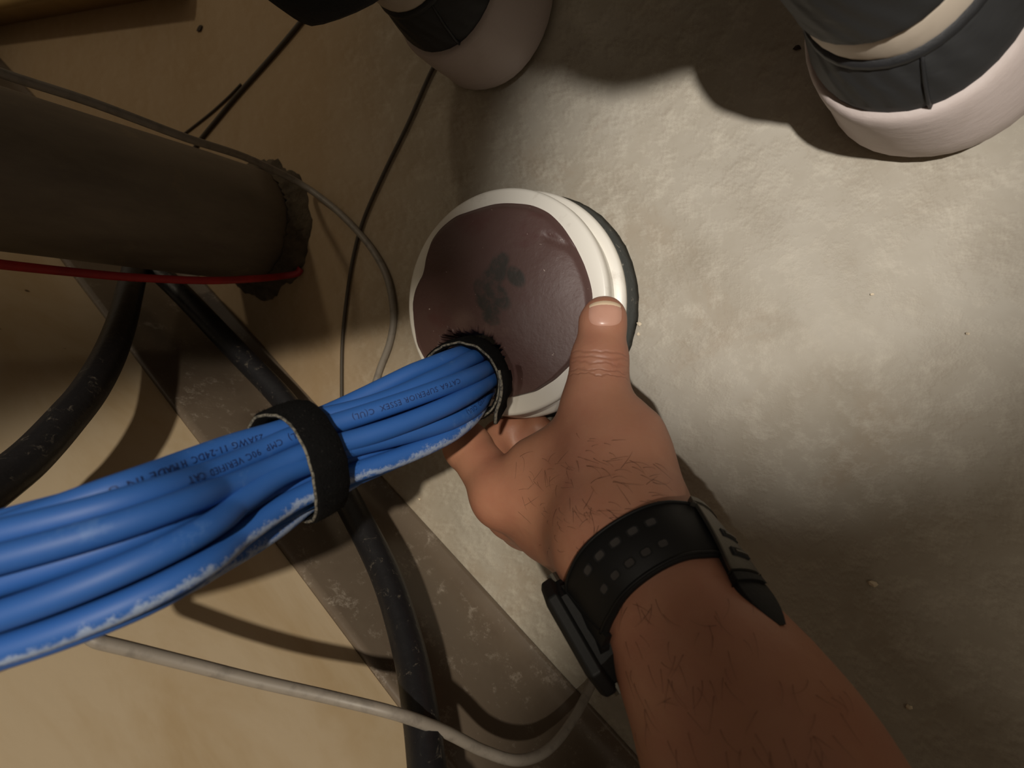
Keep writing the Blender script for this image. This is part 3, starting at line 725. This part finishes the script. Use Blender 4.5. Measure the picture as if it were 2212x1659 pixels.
# creases across the thumb knuckle (fine relief, plus their shade painted into the colour)
HORG = np.array([WR[0], WR[1], 0.0])
ta = unit(T0 - TM)
def crease(m, p, d, w, wob, seed):
    vm_ = m.n('ShaderNodeVectorMath', operation='SUBTRACT'); m.link(m.tc.outputs['Object'], vm_.inputs[0]); vm_.inputs[1].default_value = tuple(p - HORG)
    dt = m.n('ShaderNodeVectorMath', operation='DOT_PRODUCT'); m.link(vm_.outputs[0], dt.inputs[0]); dt.inputs[1].default_value = tuple(d)
    ln = m.n('ShaderNodeVectorMath', operation='LENGTH'); m.link(vm_.outputs[0], ln.inputs[0])
    wb = m.math('MULTIPLY', m.math('SUBTRACT', m.noise(110 + seed * 13, 2), .5), wob)
    return m.math('MULTIPLY', m.ramp(m.math('ABSOLUTE', m.math('ADD', dt.outputs['Value'], wb)), w, 0), m.ramp(ln.outputs['Value'], .017, .008))
cr = None
for q, (o_, w, wob) in enumerate(((.0030, .0007, .003), (.0008, .0009, .003), (-.0018, .0008, .004), (-.0045, .0007, .004), (-.0068, .0005, .004))):
    c_ = crease(mSkin, TI + nailn * .010 + ta * (o_ + .001), ta, w, wob, q); cr = c_ if cr is None else mSkin.math('MAXIMUM', cr, c_)
mSkin.mix(mSkin.math('MULTIPLY', cr, .22), lin((112, 64, 50)))
mSkin.bumpy(mSkin.math('SUBTRACT', 1.0, cr), .45, .0006)
mSkin.bumpy(mSkin.noise(500, 5, 0.7), .22, .0004); mSkin.bumpy(mSkin.noise(70, 4, 0.6), .18, .002)
arm = mk('person', V, Q, mSkin, HORG); tag(arm, 'person gripping the white sleeve with a bare left hand, black watch on the wrist', 'person')
bvh = BVHTree.FromPolygons([tuple(v) for v in V], [tuple(map(int, q)) for q in Q])
def hit(px, py):
    r = unit(ray(px, py)); l, n, i, d = bvh.ray_cast(Vector(CAM), Vector(r)); return (None, None) if l is None else (np.array(l), np.array(n))
# short sleeve
rg = []
for t in np.linspace(0, 1, 10):
    c = EL + (SH - EL) * (.22 + .85 * t); d = unit(SH - EL); a1 = unit(np.cross(d, [0, 0, 1.])); a2 = np.cross(d, a1); r = .052 + .012 * t
    rg.append(np.array([c + (a1 * math.cos(a) + a2 * math.sin(a)) * r * (1 + .03 * math.sin(5 * a + t * 6)) for a in np.linspace(0, 2 * math.pi, 32, endpoint=False)]))
V2, Fc = loft(rg, False, True); tag(mk('shirt_sleeve', V2, Fc, mShirt, HORG, arm), label='dark short shirt sleeve')
# thumb nail: a curved plate laid on the thumb tip
def nail_patch(px0, px1, py0, py1, nx, ny, lift, shape):
    V = []; Fc = []
    for j in range(ny):
        for i in range(nx):
            u, v = i / (nx - 1) * 2 - 1, j / (ny - 1) * 2 - 1
            x, y = shape(u, v); p, n = hit(px0 + (px1 - px0) * (x + 1) / 2, py0 + (py1 - py0) * (y + 1) / 2)
            if p is None: p, n = T0 + nailn * .009, nailn
            n = unit(n * .4 + nailn * .6); V.append(p + n * lift(u, v))
    for j in range(ny - 1):
        for i in range(nx - 1): a = j * nx + i; Fc.append((a, a + 1, a + nx + 1, a + nx))
    return V, Fc
def nshape(u, v):
    r = max(abs(u), abs(v)); 
    if r < 1e-6: return u, v
    k = (abs(u) ** 3.2 + abs(v) ** 3.2) ** (1 / 3.2) / r; return u / k, v / k
V2, Fc = nail_patch(1270, 1345, 653, 705, 21, 17, lambda u, v: .00045 - .0006 * max(abs(u), abs(v)) ** 8, nshape)
nl = mk('thumbnail', V2, Fc, mNail, HORG, arm)
V2, Fc = nail_patch(1273, 1341, 650, 659, 21, 6, lambda u, v: .00060 - .0003 * abs(v) - .0004 * abs(u) ** 6, lambda u, v: (u, v * (1 - .2 * u * u) + 1.7 * u * u))
tag(mk('free_edge', V2, Fc, mNailE, HORG, nl), label='pale free edge of the nail')
# hairs on the back of the hand and the forearm
def hair_set(name, regions):
    parts = []
    for (x0, x1, y0, y1, cnt, d0, ln0) in regions:
        for _ in range(cnt):
            px, py = random.uniform(x0, x1), random.uniform(y0, y1); p, n = hit(px, py)
            if p is None: continue
            q, _n = hit(px + d0[0], py + d0[1])
            if q is None: continue
            if np.linalg.norm(q - p) > .02: continue
            t = unit(unit(q - p) + rng.normal(size=3) * .45); t = unit(t - (t @ n) * n + n * .12); sdv = np.cross(n, t); P = [p - n * .0003]
            cur = random.uniform(-1, 1) * 130 + random.choice((-40, 40, 0)); ln = random.uniform(.6, 1.2) * ln0; st_ = ln / 9; x = p.copy(); a = 0
            for s in range(9):
                dvx = t * math.cos(a) + sdv * math.sin(a); x = x + dvx * st_; a += cur * st_
                l, nn, ix, dd = bvh.find_nearest(Vector(x))
                x = np.array(l) + np.array(nn) * (.00025 + .0006 * math.sin(s / 9 * 3.1)); P.append(x)
            parts.append(tube_vf(np.array(P), np.linspace(.000055, .00002, len(P)), 4, False))
    V, Fc = join(parts); tag(mk(name, V, Fc, mHair, HORG, arm), kind='stuff')
hair_set('hand_hair', [(1110, 1420, 985, 1110, 85, (30, 14), .0085), (1160, 1330, 1090, 1190, 45, (20, 25), .007), (1225, 1330, 930, 985, 8, (25, 6), .005)])
hair_set('arm_hair', [(1330, 1640, 1290, 1480, 40, (10, 30), .008), (1360, 1850, 1460, 1655, 45, (12, 30), .009)])

# ------------------------------------------------------------------ wristwatch
WA = unit(E1 - WR)
Wc = at(1405, 1262, .0785) + WA * .0055
cc = unit(CAM - Wc); cc = unit(cc - (cc @ WA) * WA); ss = unit(np.cross(WA, cc))
if proj(Wc + ss * .02)[0] < proj(Wc)[0]: ss = -ss                      # ss points to the image right (palm side)
tl_ = math.radians(24)
e2 = unit(cc * math.cos(tl_) - WA * math.sin(tl_)); wa = unit(WA * math.cos(tl_) + cc * math.sin(tl_))
wt = empty('wristwatch', Wc); tag(wt, 'black rubber sports watch strapped round the wrist, buckle up and case on the left', 'watch')
AN = np.linspace(-math.pi, math.pi, 121)[:-1]; US = (-.013, -.0065, 0, .0065, .013); RBS = []
for u in US:
    rb_ = []
    for a in AN:
        d = ss * math.sin(a) + e2 * math.cos(a); l, n_, i_, ds = bvh.ray_cast(Vector(Wc + wa * u + d * .08), Vector(-d), .08)
        rb_.append(min(.08 - ds, .036) if l is not None else .022)
    rb_ = np.array(rb_); kk = np.ones(7) / 7; rb_ = np.maximum(rb_, np.convolve(np.r_[rb_[-3:], rb_, rb_[:3]], kk, 'valid')); RBS.append(np.convolve(np.r_[rb_[-3:], rb_, rb_[:3]], kk, 'valid') + .0008)
RBS = np.array(RBS)
pf = np.polyfit(np.array(US), RBS, 1); RBS_ = np.array([np.polyval(pf, u) for u in US]); up_ = np.maximum(0, RBS - RBS_).max(0)
def wpt(a, r_, u):
    a = (a + math.pi) % (2 * math.pi) - math.pi
    r0 = np.interp(a, AN, pf[0] * u + pf[1] + up_, period=2 * math.pi)
    return Wc + (ss * math.sin(a) + e2 * math.cos(a)) * (r0 + r_) + wa * u
RB = pf[1]
ra = float(np.interp(-math.pi / 2, AN, RB))
na = 96; rings = []
for j in range(na):
    a = 2 * math.pi * j / na; w = .0098 + .0015 * max(0, -math.sin(a)) ** 4
    sec = [(0, -w), (.0010, -w), (.0019, -w + .0012), (.0019, w - .0012), (.0010, w), (0, w)]
    rings.append(np.array([wpt(a, q, u) for q, u in sec]))
V = np.vstack(rings); Fc = []
for j in range(na):
    k = (j + 1) % na
    for i in range(6): m = (i + 1) % 6; Fc.append((j * 6 + i, j * 6 + m, k * 6 + m, k * 6 + i))
band = mk('band', V, Fc, mWat, Wc, wt)
for j in range(5):
    for u in (-.0037, .0037):
        a = -.42 + j * .185
        rr_ = []
        for (r_, sc_) in ((.0020, 1.0), (.00206, .72)):
            ring_ = []
            for (x, y) in ((-1, -.6), (-.6, -1), (.6, -1), (1, -.6), (1, .6), (.6, 1), (-.6, 1), (-1, .6)):
                ring_.append(wpt(a + x * .0016 / .026 * sc_, r_, u + y * .0014 * sc_))
            rr_.append(np.array(ring_))
        V, Fc = loft(rr_[:2], False, True); hl = mk('strap_hole', V, Fc, mHole, Wc, band, False); hl.data.materials.append(mPit.m); hl.data.polygons[-1].material_index = 1; tag(hl, label='small square hole through the strap')
for u in (-.0089, .0089):
    P = np.array([wpt(a, .0019, u) for a in np.linspace(-.9, 1.1, 40)]); V, Fc = tube_vf(P, .0006, 6); mk('edge_bead', V, Fc, mWat, Wc, band)
# case: octagonal bezel on the left (back of the wrist) side
K = Wc - ss * (ra + .0030) - WA * .0050 + e2 * (-.002)
kx, ky = WA, unit(np.cross(WA, -ss)); kn = -ss
if (ky @ cc) < 0: ky = -ky
def octo(hx, hy, ch, d): return np.array([K + kx * x + ky * y + kn * d for x, y in ((-hx, -hy + ch), (-hx + ch, -hy), (hx - ch, -hy), (hx, -hy + ch), (hx, hy - ch), (hx - ch, hy), (-hx + ch, hy), (-hx, hy - ch))])
V, Fc = loft([octo(.0150, .0150, .005, -.0080), octo(.0175, .0175, .006, -.0065), octo(.0190, .0185, .0065, -.0015), octo(.0190, .0185, .0065, .0)]); mk('case_back', V, Fc, mWat, Wc, wt, False)
V, Fc = loft([octo(.0195, .0190, .0070, -.0002), octo(.0215, .0205, .0072, .0008), octo(.0215, .0205, .0072, .0042), octo(.0195, .0190, .0068, .0060), octo(.0150, .0145, .005, .0062), octo(.0145, .0140, .005, .0050)]); bz_ = mk('bezel', V, Fc, mWat, Wc, wt, False); bevel(bz_, .0006)
V, Fc = loft([octo(.0146, .0141, .005, .0045), octo(.0146, .0141, .005, .0052)]); mk('watch_glass', V, Fc, mGlass, Wc, wt, False)
for (x, y) in ((-.0198, .010), (.0198, .010), (-.0198, -.010), (.0198, -.010)):
    V, Fc = tube_vf([K + kx * (x - .0005 * np.sign(x)) + ky * y, K + kx * (x + .0028 * np.sign(x)) + ky * y], .0021, 12); mk('push_button', V, Fc, mStl, Wc, wt, False)
# stepped lugs where the band meets the case
for q, (a, w, t_) in enumerate(((-1.10, .0120, .0034), (-.93, .0115, .0028))):
    rg = []
    for da, tt in ((-.09, 0), (-.09, t_), (.07, t_ * .8), (.09, 0)): rg.append([wpt(a + da, tt, -w), wpt(a + da, tt, w)])
    V = np.array([p for r_ in rg for p in r_]); mk('lug', V, [(0, 1, 3, 2), (2, 3, 5, 4), (4, 5, 7, 6), (0, 2, 4, 6), (1, 7, 5, 3), (0, 6, 7, 1)], mWat, Wc, wt, False)
# buckle plate on the palm side and the loose strap end running up the forearm
def slab(name, par, mat, a0, a1, u0, u1, r0, r1, na=6, nu=10, taper=0.0, arch=0.0, bev=.0004):
    V = []; Fc = []; n = na * nu
    for r_ in (r0, r1):
        for j in range(nu):
            t = j / (nu - 1); k = 1 - taper * max(0, (t - .45) / .55) ** 1.5; am = a0 + (a1 - a0) * .55
            for i in range(na):
                a = am + (a0 + (a1 - a0) * i / (na - 1) - am) * k; V.append(wpt(a, r_ + arch * math.sin(math.pi * t), u0 + (u1 - u0) * t))
    q = lambda l, j, i: l * n + j * na + i
    for j in range(nu - 1):
        for i in range(na - 1):
            Fc += [(q(0, j, i), q(0, j + 1, i), q(0, j + 1, i + 1), q(0, j, i + 1)), (q(1, j, i), q(1, j, i + 1), q(1, j + 1, i + 1), q(1, j + 1, i))]
        for i in (0, na - 1): Fc.append((q(0, j, i), q(1, j, i), q(1, j + 1, i), q(0, j + 1, i)))
    for j in (0, nu - 1):
        for i in range(na - 1): Fc.append((q(0, j, i), q(0, j, i + 1), q(1, j, i + 1), q(1, j, i)))
    o = mk(name, V, Fc, mat, Wc, par, False); return bevel(o, bev) if bev else o
bu = slab('buckle', wt, mStl, .90, 1.36, -.0085, .0165, .0019, .0038, arch=.0008)
tag(bu, label='dark steel buckle plate')
for u in (.0020, .0090): slab('prong_slot', bu, mHole, 1.02, 1.30, u, u + .0028, .0034, .0050, 3, 3, bev=0)
for u in (.0032, .0102): slab('prong', bu, mStl, 1.06, 1.26, u, u + .0009, .0036, .0055, 3, 3, bev=0)
slab('buckle_bar', bu, mStl, .84, 1.40, -.0102, -.0080, .0016, .0042, bev=.0003)
slab('strap_tail', wt, mWat, 0.92, 1.40, .0100, .0350, .0004, .0028, taper=.85)
slab('keeper_loop', wt, mWat, 0.90, 1.38, .0168, .0200, .0006, .0036)

# ------------------------------------------------------------------ crumbs on the floor
def crumb(px, py, r, mat, label, seed, flat=.6):
    rr = np.random.default_rng(seed); c = at(px, py, 0); bm = bmesh.new(); bmesh.ops.create_icosphere(bm, subdivisions=1, radius=1)
    V = np.array([v.co[:] for v in bm.verts]); Fc = [[v.index for v in q.verts] for q in bm.faces]; bm.free()
    V = V * rr.uniform(.6, 1.15, (len(V), 1)) * r * np.array([1, rr.uniform(.6, 1), flat]); V[:, 2] -= V[:, 2].min(); V += c
    tag(mk('crumb', V, Fc, mat, c, None, False), label, 'crumb')
crumb(1885, 1258, .0022, mCrumb, 'pale plaster crumb on the shaded concrete right of the forearm', 1)
crumb(1962, 1526, .0018, mCrumb, 'small pale crumb near the bottom right of the floor', 2)
crumb(907, 1078, .0014, mCrumb, 'tiny pale crumb on the bright floor between blue cables and hand', 3)
crumb(1382, 700, .0016, mCrumb, 'upper of two white crumbs against the dark base ring of the sleeve', 4)
crumb(1379, 722, .0014, mCrumb, 'lower of two white crumbs against the dark base ring of the sleeve', 5)
crumb(2090, 721, .0010, mCrumb, 'tiny white speck for a sparkle on the bright floor at the right edge', 6)  # pale speck stands in for a glint on the concrete
crumb(1884, 636, .0009, mCrumb, 'tiny white speck for a sparkle on the bright floor below the right sneaker', 7)  # another glint modelled as a pale speck
crumb(1722, 104, .0020, mDark, 'dark fleck on the floor left of the right sneaker', 8, .3)
crumb(433, 62, .0045, mDark, 'brown blob on the tan floor left of the black trouser hem', 9, .2)
